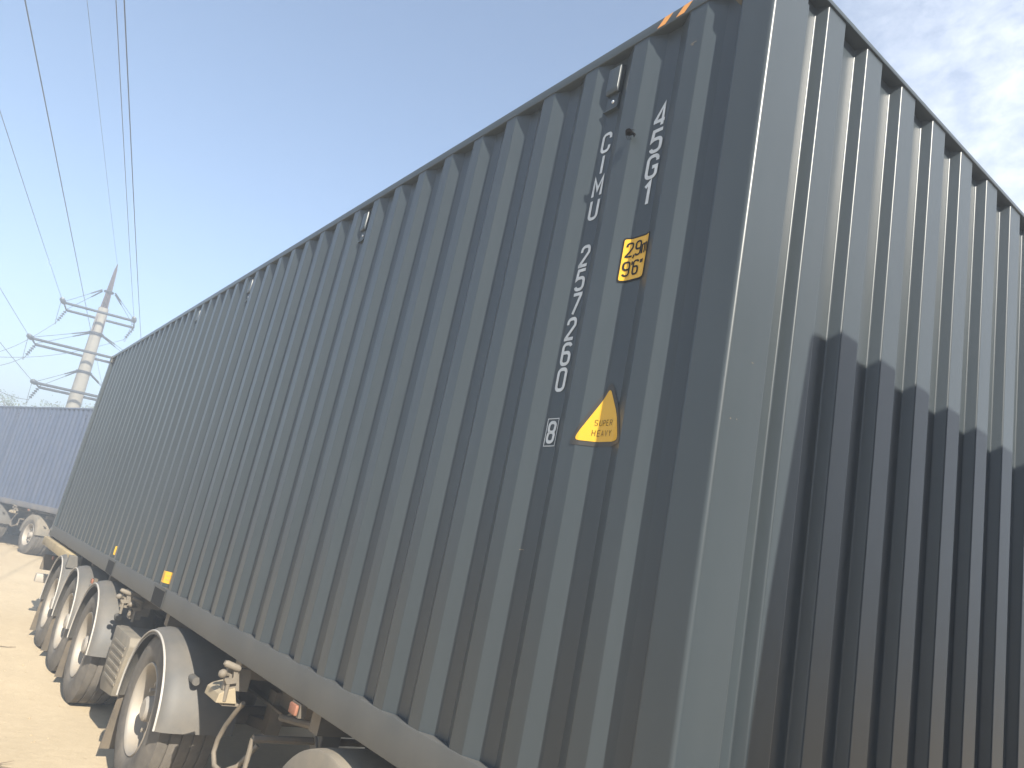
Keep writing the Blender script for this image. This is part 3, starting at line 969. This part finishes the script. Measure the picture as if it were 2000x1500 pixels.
def make_tractor():
    root = empty('truck_tractor', (0, 0, 0))
    for y in (0.80, 1.64):
        mb = MB(); mb.box(-2.55, 3.35, y - 0.04, y + 0.04, 0.66, 0.885)
        mb.build('chassis_rail', M['chassis'], root)
    for x in (-2.5, -0.6, 0.6, 2.0, 3.2):
        mb = MB(); mb.box(x - 0.04, x + 0.04, 0.842, 1.598, 0.70, 0.84)
        mb.build('cross_member', M['chassis'], root)
    mb = MB(); mb.lathe([(0.0, 0.888), (0.45, 0.888), (0.45, 0.925), (0.0, 0.935)], (-1.35, WID / 2, 0), 28, 'z')
    mb.build('fifth_wheel', M['chassis'], root, smooth=40)
    # drive and steer axles
    X1, X2 = -1.72, 2.45
    for x in (X1, X2):
        mb = MB(); mb.tube([(x, 0.35, 0.505), (x, WID - 0.35, 0.505)], 0.08, 12)
        mb.build('axle', M['chassis'], root, smooth=40)
    dw = make_wheel(root, X1, 0.0, 0.505, -1, M['steelrim'], r=0.505, w=0.31, dual=True)
    link(dw, root, (X1, WID, 0.505), PI)
    sw = make_wheel(root, X2, 0.02, 0.505, -1, M['steelrim'], r=0.505, w=0.33)
    link(sw, root, (X2, WID - 0.02, 0.505), PI)
    make_guard(root, X1, 0.475, -0.02, 0.64, r=0.552, a0=8, a1=172, trim=False, m=M['boxplastic'], lip=0.13)
    make_guard(root, X1, 0.505, WID + 0.02, WID - 0.64, r=0.552, a0=8, a1=172, trim=False, m=M['boxplastic'], lip=0.13)
    # cab body
    mb = loft([(0.62, 1.45, 3.62, -0.01, 2.45, 0.08), (1.10, 1.42, 3.66, -0.045, 2.48, 0.09), (1.75, 1.42, 3.66, -0.045, 2.48, 0.09),
               (2.75, 1.42, 3.46, -0.01, 2.45, 0.09), (3.05, 1.42, 3.36, 0.005, 2.43, 0.10), (3.50, 1.42, 3.02, 0.045, 2.39, 0.10),
               (3.85, 1.42, 2.55, 0.075, 2.35, 0.10), (3.91, 1.44, 2.45, 0.11, 2.31, 0.10)])
    for v in mb.bm.verts:
        v.co.z -= 0.026 * (v.co.y - 1.05) * max(0.0, v.co.z - 2.6) / 1.2
    cab = mb.build('cab', M['cab'], root, smooth=30)
    mb = MB(); mb.box(-0.55, 1.38, 0.25, 2.19, 0.895, 0.91)
    mb.build('bounce_block_plate', M['chassis'], root)  # unseen deck plate, added to block light bounced off the sand
    # windscreen, side windows, doors
    mb = MB()
    def fx(z): return 3.66 + (3.46 - 3.66) * (z - 1.75) / 1.0
    mb.poly([(fx(1.85) + 0.004, 0.16, 1.85), (fx(1.85) + 0.004, 2.28, 1.85), (fx(2.68) + 0.004, 2.24, 2.68), (fx(2.68) + 0.004, 0.20, 2.68)])
    mb.build('windscreen', M['glass'], cab)
    for s in (0, 1):
        def Y(z):
            v = 0.0 if z <= 1.75 else 0.035 * (z - 1.75)
            return (v - 0.050) if s == 0 else (WID + 0.042 - v + 0.005)
        mb = MB(); mb.poly([(2.30, Y(0.95), 0.95), (3.40, Y(0.95), 0.95), (3.40, Y(1.72), 1.72), (2.30, Y(1.72), 1.72)])
        mb.poly([(2.30, Y(1.76), 1.76), (3.36, Y(1.76), 1.76), (3.20, Y(2.62), 2.62), (2.30, Y(2.62), 2.62)])
        d = mb.build('door', M['cab'], cab)
        mb = MB(); dy = -0.004 if s == 0 else 0.004
        mb.poly([(2.38, Y(1.84) + dy, 1.84), (3.28, Y(1.84) + dy, 1.84), (3.14, Y(2.55) + dy, 2.55), (2.38, Y(2.55) + dy, 2.55)])
        mb.build('window', M['glass'], d)
        mb = MB(); ym = Y(1.4)
        mb.box(2.38, 2.54, min(ym, ym + dy * 6), max(ym, ym + dy * 6), 1.36, 1.40)
        mb.build('handle', M['cabdark'], d)
        ys = (-0.20, -0.02) if s == 0 else (WID + 0.02, WID + 0.20)
        mb = MB(); mb.box(3.44, 3.56, ys[0], ys[1], 1.95, 2.48, 0.03)
        mb.tube([(3.40, (0.04 if s == 0 else WID - 0.04), 2.52), (3.48, sum(ys) / 2, 2.50)], 0.02, 8)
        mb.build('mirror', M['cabdark'], cab, smooth=40)
        # fuel tank and steps
        ya, yb = (0.06, 0.62) if s == 0 else (WID - 0.62, WID - 0.06)
        mb = MB(); mb.box(-0.75, 1.15, ya, yb, 0.33, 0.86, 0.07)
        mb.build('fuel_tank', M['alloy'], root, smooth=40)
        mb = MB(); mb.box(1.45, 1.95, ya - 0.02, yb, 0.36, 0.60, 0.02)
        mb.build('step', M['cabdark'], root)
        mb = MB(); yl = 0.30 if s == 0 else WID - 0.62
        mb.box(3.665, 3.70, yl, yl + 0.34, 0.72, 0.90, 0.012)
        mb.build('headlight', M['trim'], cab)
        make_guard(root, X2, 0.505, (0.0 if s == 0 else WID), (0.36 if s == 0 else WID - 0.36), r=0.58, a0=-8, a1=188, trim=False, m=M['cabdark'])
    for k in range(6):
        z = 0.98 + k * 0.11
        mb = MB(); mb.box(3.655, 3.685, 0.45, WID - 0.45, z, z + 0.065, 0.008)
        mb.build('grille_bar', M['cabdark'], cab)
    mb = MB(); mb.box(3.50, 3.74, 0.03, WID - 0.03, 0.36, 0.66, 0.05)
    mb.build('bumper', M['cabdark'], root, smooth=40)
    mb = MB(); mb.tube([(1.22, 0.45, 0.7), (1.22, 0.45, 2.9)], 0.06, 12)
    mb.build('exhaust', M['cabdark'], root, smooth=40)
    for k, m in enumerate(('redlamp', 'chock', 'rubber')):
        y = 1.05 + 0.15 * k
        mb = MB(); mb.tube([(1.40 - 1.4 * t / 14, y, 1.7 - 0.62 * math.sin(PI * 0.62 * t / 14)) for t in range(15)], 0.014, 6)
        mb.build('air_line', M[m], root, smooth=60)
    return root

tk_a = make_tractor()
tag(tk_a, 'dark blue truck tractor with dusty rear mudguard coupled under the grey container', 'truck', 'truck tractors')
tk_b = copy_tree(tk_a)
tag(tk_b, 'truck tractor with dusty wheel and mudguard under the blue container', 'truck', 'truck tractors')
tk_b.location = B_LOC + Vector((0, 0, -0.035))
tk_b.rotation_euler = (0, 0, B_ROT)

# ------------------------------------------------------------------ ground
def gz(x, y):
    far = min(1.0, max(0.0, (math.hypot(x + 8, y) - 14) / 30))
    z = 0.035 * noise.noise((x * 0.35, y * 0.35, 1.0)) + 0.016 * noise.noise((x * 1.3, y * 1.3, 4.0)) + 0.25 * far * noise.noise((x * 0.05, y * 0.05, 9.0))
    # wheel ruts running past the trailer
    for c in (-1.7, -3.6, -5.2, -7.0):
        cy = c + 0.35 * noise.noise((x * 0.12, c, 0))
        d = abs(y - cy)
        if d < 0.6:
            z += -0.010 * math.exp(-(d / 0.22) ** 2) + 0.005 * math.exp(-((d - 0.34) / 0.12) ** 2)
    k = 1.0
    if -14 < x < 5 and -0.3 < y < 2.7:
        k = 0.25
    elif x < -16 and -6 < y < 5:
        k = 0.4
    t = min(1.0, max(0.0, (-4.3 - x) / 2.9)); u = min(1.0, max(0.0, (x + 4.6) / 2.6))
    return z * k + 0.026 - 0.054 * t * t * (3 - 2 * t) - 0.03 * u
def ax(lo, hi, a, b, s):
    o = []
    v = a
    while v < b:
        o.append(v); v += s
    t, st = b, s
    while t < hi:
        o.append(t); st *= 1.22; t += st
    o.append(hi)
    t, st = a, s
    left = []
    while True:
        st *= 1.22; t -= st
        if t < lo: break
        left.append(t)
    return [lo] + left[::-1] + o
xs = ax(-420, 420, -16, 4, 0.14)
ys = ax(-420, 420, -6, 3, 0.09)
mb = MB()
grid = [[mb.bm.verts.new((x, y, gz(x, y))) for y in ys] for x in xs]
for i in range(len(xs) - 1):
    for j in range(len(ys) - 1):
        mb.bm.faces.new([grid[i][j], grid[i + 1][j], grid[i + 1][j + 1], grid[i][j + 1]])
gr = mb.build('ground', M['sand'], smooth=180)
tag(gr, kind='structure')
# loose pebbles and clods
mb = MB()
for i in range(420):
    x = random.uniform(-16, 3); y = -random.expovariate(0.28) - 0.1 if random.random() < 0.8 else random.uniform(0, 3)
    s = random.choice((0.005, 0.006, 0.008, 0.010, 0.013)) * random.uniform(0.7, 1.2)
    a = random.uniform(0, 2 * PI)
    r = bmesh.ops.create_icosphere(mb.bm, subdivisions=1, radius=s)
    mtx = Matrix.Translation((x, y, gz(x, y) + s * 0.2)) @ Matrix.Rotation(a, 4, 'Z') @ Matrix.Diagonal((random.uniform(0.8, 1.6), 1, random.uniform(0.4, 0.8), 1))
    bmesh.ops.transform(mb.bm, matrix=mtx, verts=r['verts'])
pb = mb.build('pebbles', M['pebble'])
tag(pb, 'small pebbles and clods scattered over the pale sand', 'pebbles', kind='stuff')

# dry twigs on the sand beside the wheels
for k, (x, y, a, l) in enumerate(((-4.9, -0.72, 0.9, 0.42), (-5.6, -1.05, 2.2, 0.30), (-9.4, -0.55, 1.4, 0.55))):
    z = gz(x, y) + 0.012
    mb = MB()
    pts = []
    for t in range(7):
        u = (t / 6 - 0.5) * l
        px, py = x + u * math.cos(a) + 0.02 * math.sin(t * 1.7), y + u * math.sin(a) + 0.02 * math.cos(t * 2.3)
        pts.append((px, py, gz(px, py) + 0.010))
    mb.tube(pts, [0.007, 0.007, 0.006, 0.006, 0.005, 0.004, 0.003], 6)
    mb.tube([pts[3], (pts[3][0] + 0.09 * math.cos(a + 0.7), pts[3][1] + 0.09 * math.sin(a + 0.7), pts[3][2] + 0.02)], [0.004, 0.002], 5)
    tw = mb.build('dry_twig', M['twig'], smooth=60)
    tag(tw, ('dry twig on the sand beside the nearest mudflap', 'dry twig on the sand farther out from the ribbed box', 'longest dry twig on the sand by the rearmost wheel')[k], 'twig', 'dry twigs on the sand')

# ------------------------------------------------------------------ insect on the container side
it = empty('insect', (-0.560, -0.014, BZ + 2.392), (0, R_(18), 0))
tag(it, 'small black insect on the grey wall between the two white number columns', 'insect')
mb = MB(); mb.lathe([(0.0, -0.021), (0.006, -0.018), (0.0095, -0.008), (0.0100, 0.002), (0.007, 0.010), (0.004, 0.015), (0.0, 0.017)], (0, 0, 0), 14)
b = mb.build('body', M['insect'], it, smooth=60); b.rotation_euler = (0, 0, -PI / 2); b.location = (0, -0.002, 0)
for k, (dz, yy) in enumerate(((0.003, -0.011), (-0.002, -0.008))):
    mb = MB(); mb.prism([(-0.024, 0.004 + dz), (-0.020, 0.011 + dz), (-0.006, 0.013 + dz), (0.008, 0.007 + dz), (0.014, 0.000 + dz), (0.002, -0.009 + dz), (-0.014, -0.010 + dz)], 'y', yy, yy + 0.002, 0.0007)
    mb.build('wing', M['insectw'], it)
mb = MB(); mb.tube([(0.012, -0.002, -0.002), (0.020, -0.002, -0.004), (0.027, -0.003, -0.007), (0.031, -0.003, -0.013), (0.031, -0.003, -0.018)], [0.0045, 0.005, 0.0055, 0.0035, 0.0012], 8)
mb.build('abdomen', M['insect'], it, smooth=60)
for k in range(6):
    sx = -0.010 + 0.009 * (k % 3); sg = 1 if k < 3 else -1
    mb = MB(); mb.tube([(sx, -0.002, 0.007 * sg), (sx - 0.003, -0.004, 0.014 * sg), (sx - 0.007, 0.012, 0.019 * sg)], 0.0007, 5)
    mb.build('leg', M['insect'], it)

# ------------------------------------------------------------------ pylon and power lines
PB = Vector((1.29 - 42 * math.cos(R_(5.95)), -1.61 + 42 * math.sin(R_(5.95)), 0.0))
WDIR = Vector((math.cos(R_(10.4)), -math.sin(R_(10.4)), 0))       # towards the next pylon behind the camera
ADIR = Vector((math.sin(R_(10.4)), math.cos(R_(10.4)), 0))
py = empty('power_pylon', (PB.x, PB.y, -0.1), (R_(2.1), 0, 0))
tag(py, 'pale concrete pylon with dark crossarms and rusty metal tip behind the blue container', 'pylon')
mb = MB(); mb.lathe([(0.345, 0), (0.335, 4), (0.30, 7), (0.255, 10.0), (0.235, 10.85), (0.0, 10.86)], (0, 0, 0), 24, 'z')
pole = mb.build('pole', M['concrete'], py, smooth=40)
# lattice tip
mb = MB()
def tip(z): return 0.155 - 0.125 * (z - 10.3) / 2.7
cs = [(1, 1), (1, -1), (-1, -1), (-1, 1)]
for sx, sy in cs:
    mb.tube([(sx * 0.20, sy * 0.20, 9.4), (sx * tip(10.9), sy * tip(10.9), 10.9), (sx * tip(13.0), sy * tip(13.0), 13.0)], 0.035, 6)
for k in range(7):
    z0, z1 = 10.95 + k * 0.29, 10.95 + (k + 1) * 0.29
    for i in range(4):
        a, b = cs[i], cs[(i + 1) % 4]
        mb.tube([(a[0] * tip(z0), a[1] * tip(z0), z0), (b[0] * tip(z1), b[1] * tip(z1), z1)], 0.018, 5)
        mb.tube([(b[0] * tip(z0), b[1] * tip(z0), z0), (a[0] * tip(z1), a[1] * tip(z1), z1)], 0.018, 5)
mb.tube([(0, 0, 10.8), (0, 0, 12.9), (0, 0, 13.25)], [0.085, 0.05, 0.025], 8)
mb.build('lattice_tip', M['rust'], py)
def string(mbx, p, d, n=7, pitch=0.125, r=0.105):
    """a string of glass discs from p along d"""
    d = d.normalized()
    q = d.orthogonal().normalized(); w = d.cross(q)
    for k in range(n):
        c = p + d * (0.12 + pitch * k)
        rings = []
        for rr_, o in ((0.02, -0.045), (r, 0.0), (r * 0.9, 0.02), (0.03, 0.035)):
            rings.append([mbx.bm.verts.new(c + d * o + (q * math.cos(2 * PI * j / 10) + w * math.sin(2 * PI * j / 10)) * rr_) for j in range(10)])
        for a, b in zip(rings, rings[1:]):
            for j in range(10):
                mbx.bm.faces.new([a[j], a[(j + 1) % 10], b[(j + 1) % 10], b[j]])
    e = p + d * (0.12 + pitch * n + 0.05)
    mbx.tube([p, e], 0.014, 5)
    return e
ends = {}
RDIR = Vector((-0.42, -0.30, -0.85)).normalized()               # the span that leaves to the left
HALF = 0.85
for nm, z, l, r_ in (('upper', 10.45, 1.62, 1.50), ('middle', 8.40, 2.42, 2.42), ('lower', 6.40, 1.72, 1.72)):
    mb = MB()
    for s in (1, -1):
        c = WDIR * (HALF * s)
        for dz in (0.0,):
            a = Vector((0, 0, z)) + c - ADIR * l; b = Vector((0, 0, z)) + c + ADIR * r_
            mb.tube([a, b], 0.068, 6)
    for t in (-l, r_):
        a = Vector((0, 0, z)) + ADIR * t
        mb.tube([a - WDIR * HALF, a + WDIR * HALF], 0.035, 6)
    arm = mb.build('crossarm', M['galv'], py)
    # collar and stays above the arm
    mb = MB(); mb.lathe([(0.33, z + 1.03), (0.36, z + 1.05), (0.36, z + 1.13), (0.33, z + 1.15)] if z < 10 else [(0.21, z + 1.23), (0.23, z + 1.25), (0.23, z + 1.30), (0.21, z + 1.32)], (0, 0, 0), 20, 'z')
    mb.build('collar', M['galv'], arm, smooth=40)
    for sd, ln in ((-1, l), (1, r_)):
        for s in (1, -1):
            a = Vector((0, 0, z + (1.08 if z < 10 else 1.27))) + ADIR * sd * 0.3 + WDIR * 0.15 * s
            b = Vector((0, 0, z + 0.05)) + ADIR * sd * ln + WDIR * HALF * s
            mb = MB(); mb.tube([a, a.lerp(b, 0.3), a.lerp(b, 0.32), b], [0.045, 0.030, 0.012, 0.012], 6)
            mb.build('stay_rod', M['galv'], arm)
    for sd, ln in ((-1, l), (1, r_)):
        p = Vector((0, 0, z)) + ADIR * sd * ln + WDIR * HALF
        mb = MB()
        e1 = string(mb, p, WDIR + Vector((0, 0, -0.06)), r=0.115)
        mb.build('insulator_string', M['porcelain'], arm, smooth=40)
        p2 = Vector((0, 0, z)) + ADIR * sd * ln - WDIR * HALF
        mb = MB()
        e2 = string(mb, p2, RDIR, n=5, r=0.09)
        mb.build('insulator_string', M['porcelain'], arm, smooth=40)
        # jumper loop between the two spans
        mb = MB()
        mb.tube([e1.lerp(e2, k / 12) + Vector((0, 0, -0.55 * math.sin(PI * k / 12))) for k in range(13)], 0.011, 5)
        mb.build('jumper_wire', M['wire'], arm, smooth=60)
        ends[(nm, sd)] = (e1, e2)
mw_p = py.matrix_basis.copy()
def wire(p, d, length, sag, label, group, r=0.009):
    mb = MB()
    pts = []
    n = 40
    for k in range(n + 1):
        t = k / n
        pts.append(p + d * (length * t) + Vector((0, 0, -4 * sag * t * (1 - t))))
    mb.tube(pts, r, 6)
    o = mb.build('power_line', M['wire'], smooth=60)
    tag(o, label, 'power line', group)
tf = Matrix.Translation(py.location) @ py.rotation_euler.to_matrix().to_4x4()
G1, G2 = 'power lines running overhead', 'power lines leaving to the left'
nm_ = {('upper', -1): 'left end of the top crossarm', ('upper', 1): 'right end of the top crossarm', ('middle', -1): 'left end of the middle crossarm',
       ('middle', 1): 'right end of the middle crossarm', ('lower', -1): 'left end of the lowest crossarm', ('lower', 1): 'right end of the lowest crossarm'}
AZ = {('upper', -1): 10.1, ('upper', 1): 11.4, ('middle', -1): 9.7, ('middle', 1): 11.75, ('lower', -1): 9.7, ('lower', 1): 10.4}
PORT = Vector((-39.2, -2.15, 0.0))
pt = empty('wooden_pole', PORT)
tag(pt, 'short dark wooden pole with one crossarm left of the concrete pylon', 'pole')
mb = MB(); mb.tube([(0, 0, -0.3), (0, 0, 7.2)], [0.15, 0.10], 12)
mb.build('shaft', M['bark'], pt, smooth=40)
mb = MB(); mb.box(-0.9, 0.9, -0.06, 0.06, 6.3, 6.42)
mb.build('crossarm', M['galv'], pt)
for k, (e1, e2) in ends.items():
    if k != ('lower', 1):
        az = AZ[k]
        wire(tf @ e1, Vector((math.cos(R_(az)), -math.sin(R_(az)), 0)), 85, 0.4, 'thin wire running overhead from the ' + nm_[k], G1)
    if k[1] < 0 or k[0] == 'upper':
        t = PORT + Vector((-0.7 + 0.45 * len([o for o in bpy.data.objects if o.name.startswith('power_line')]) % 1.4, 0, 6.45))
        a = tf @ e2
        mb = MB()
        mb.tube([a.lerp(t, j / 16) + Vector((0, 0, -0.45 * math.sin(PI * j / 16))) for j in range(17)], 0.012, 5)
        o = mb.build('power_line', M['wire'], smooth=60)
        tag(o, 'thin wire leaving leftwards from the ' + nm_[k], 'power line', G2)
wire(Vector((-40.5, 2.15, 9.75)) - Vector((math.cos(R_(10.4)), -math.sin(R_(10.4)), 0)) * 60, Vector((math.cos(R_(10.4)), -math.sin(R_(10.4)), 0)), 150, 0.3,
     'darkest overhead wire passing behind the concrete pylon without touching it', G1, 0.012)
wire(tf @ Vector((0, 0, 13.2)), Vector((math.cos(R_(11.35)), -math.sin(R_(11.35)), 0)), 85, 0.4, 'faint earth wire running overhead from the pylon tip', G1, 0.007)

# ------------------------------------------------------------------ trees beyond the blue container
def tree(px, pyy, h, seed, label):
    rnd = random.Random(seed)
    root = empty('roadside_tree', (px, pyy, 0))
    tag(root, label, 'tree', 'trees behind the blue container')
    mb = MB()
    tips = []
    mb.tube([(0, 0, -0.2), (0.1, 0.05, h * 0.3), (0.05, -0.1, h * 0.6), (0, 0, h * 0.93)], [0.15, 0.11, 0.07, 0.015], 8)
    for k in range(22):
        z = h * rnd.uniform(0.25, 0.9)
        a = rnd.uniform(0, 2 * PI)
        l = (h - z) * rnd.uniform(0.25, 0.5) + 0.4
        p0 = Vector((0.05, 0, z)); p1 = p0 + Vector((math.cos(a) * l * 0.4, math.sin(a) * l * 0.4, l * 0.5)); p2 = p1 + Vector((math.cos(a) * l * 0.25, math.sin(a) * l * 0.25, l * 0.55))
        mb.tube([p0, p1, p2], [0.045, 0.025, 0.006], 5)
        tips += [(p0.lerp(p1, 0.7), 0.38), (p1, 0.42), (p1.lerp(p2, 0.5), 0.34), (p2, 0.22)]
    tips.append((Vector((0, 0, h * 0.95)), 0.2))
    mb.build('trunk', M['bark'], root, smooth=60)
    mb = MB()
    for c, rad in tips:
        for j in range(22):
            p = c + Vector((rnd.gauss(0, 1), rnd.gauss(0, 1), rnd.gauss(0, 1.25))) * rad * 0.62
            s = rnd.uniform(0.045, 0.085)
            u = Vector((rnd.gauss(0, 1), rnd.gauss(0, 1), rnd.gauss(0, 1))).normalized()
            w = u.orthogonal().normalized()
            mb.bm.faces.new([mb.bm.verts.new(q) for q in (p - u * s, p + w * s * 0.45, p + u * s, p - w * s * 0.45)])
    mb.build('crown', M['leafa'] if seed % 2 else M['leafb'], root, recalc=False)
TL = ['slender pale tree at the far left edge above the blue container', 'pale bushy treetop above the left part of the blue container', 'thin treetop left of the middle of the blue container',
      'tree with a bare spiky top above the middle of the blue container', 'low treetop just left of the concrete pylon', 'tree directly behind the concrete pylon foot',
      'pale treetop just right of the concrete pylon']
for k, (az, el) in enumerate(((1.2, 4.9), (2.1, 5.2), (3.0, 4.7), (4.0, 5.2), (4.9, 5.2), (6.1, 5.6), (6.9, 6.0))):
    d = 58 + 4 * math.sin(k * 2.1)
    tree(1.29 - d * math.cos(R_(az)), -1.61 + d * math.sin(R_(az)), 1.86 + d * math.tan(R_(el - 0.35)), 11 + k, TL[k])

# ------------------------------------------------------------------ thin even haze, standing in for lens glare
hz = MB()
hz.box(-422, 422, -422, 422, -1.6, 14.2)
ho = hz.build('haze', M['sand'])
ho.data.materials.clear()
hm = bpy.data.materials.new('glare_haze')
hm.use_nodes = True
t = hm.node_tree
for n in list(t.nodes):
    t.nodes.remove(n)
o_ = t.nodes.new('ShaderNodeOutputMaterial')
pv = t.nodes.new('ShaderNodeVolumePrincipled')
pv.inputs['Color'].default_value = (0.80, 0.89, 1.0, 1)
pv.inputs['Density'].default_value = HAZE
pv.inputs['Anisotropy'].default_value = 0.15
t.links.new(pv.outputs[0], o_.inputs['Volume'])
ho.data.materials.append(hm)
tag(ho, kind='stuff')
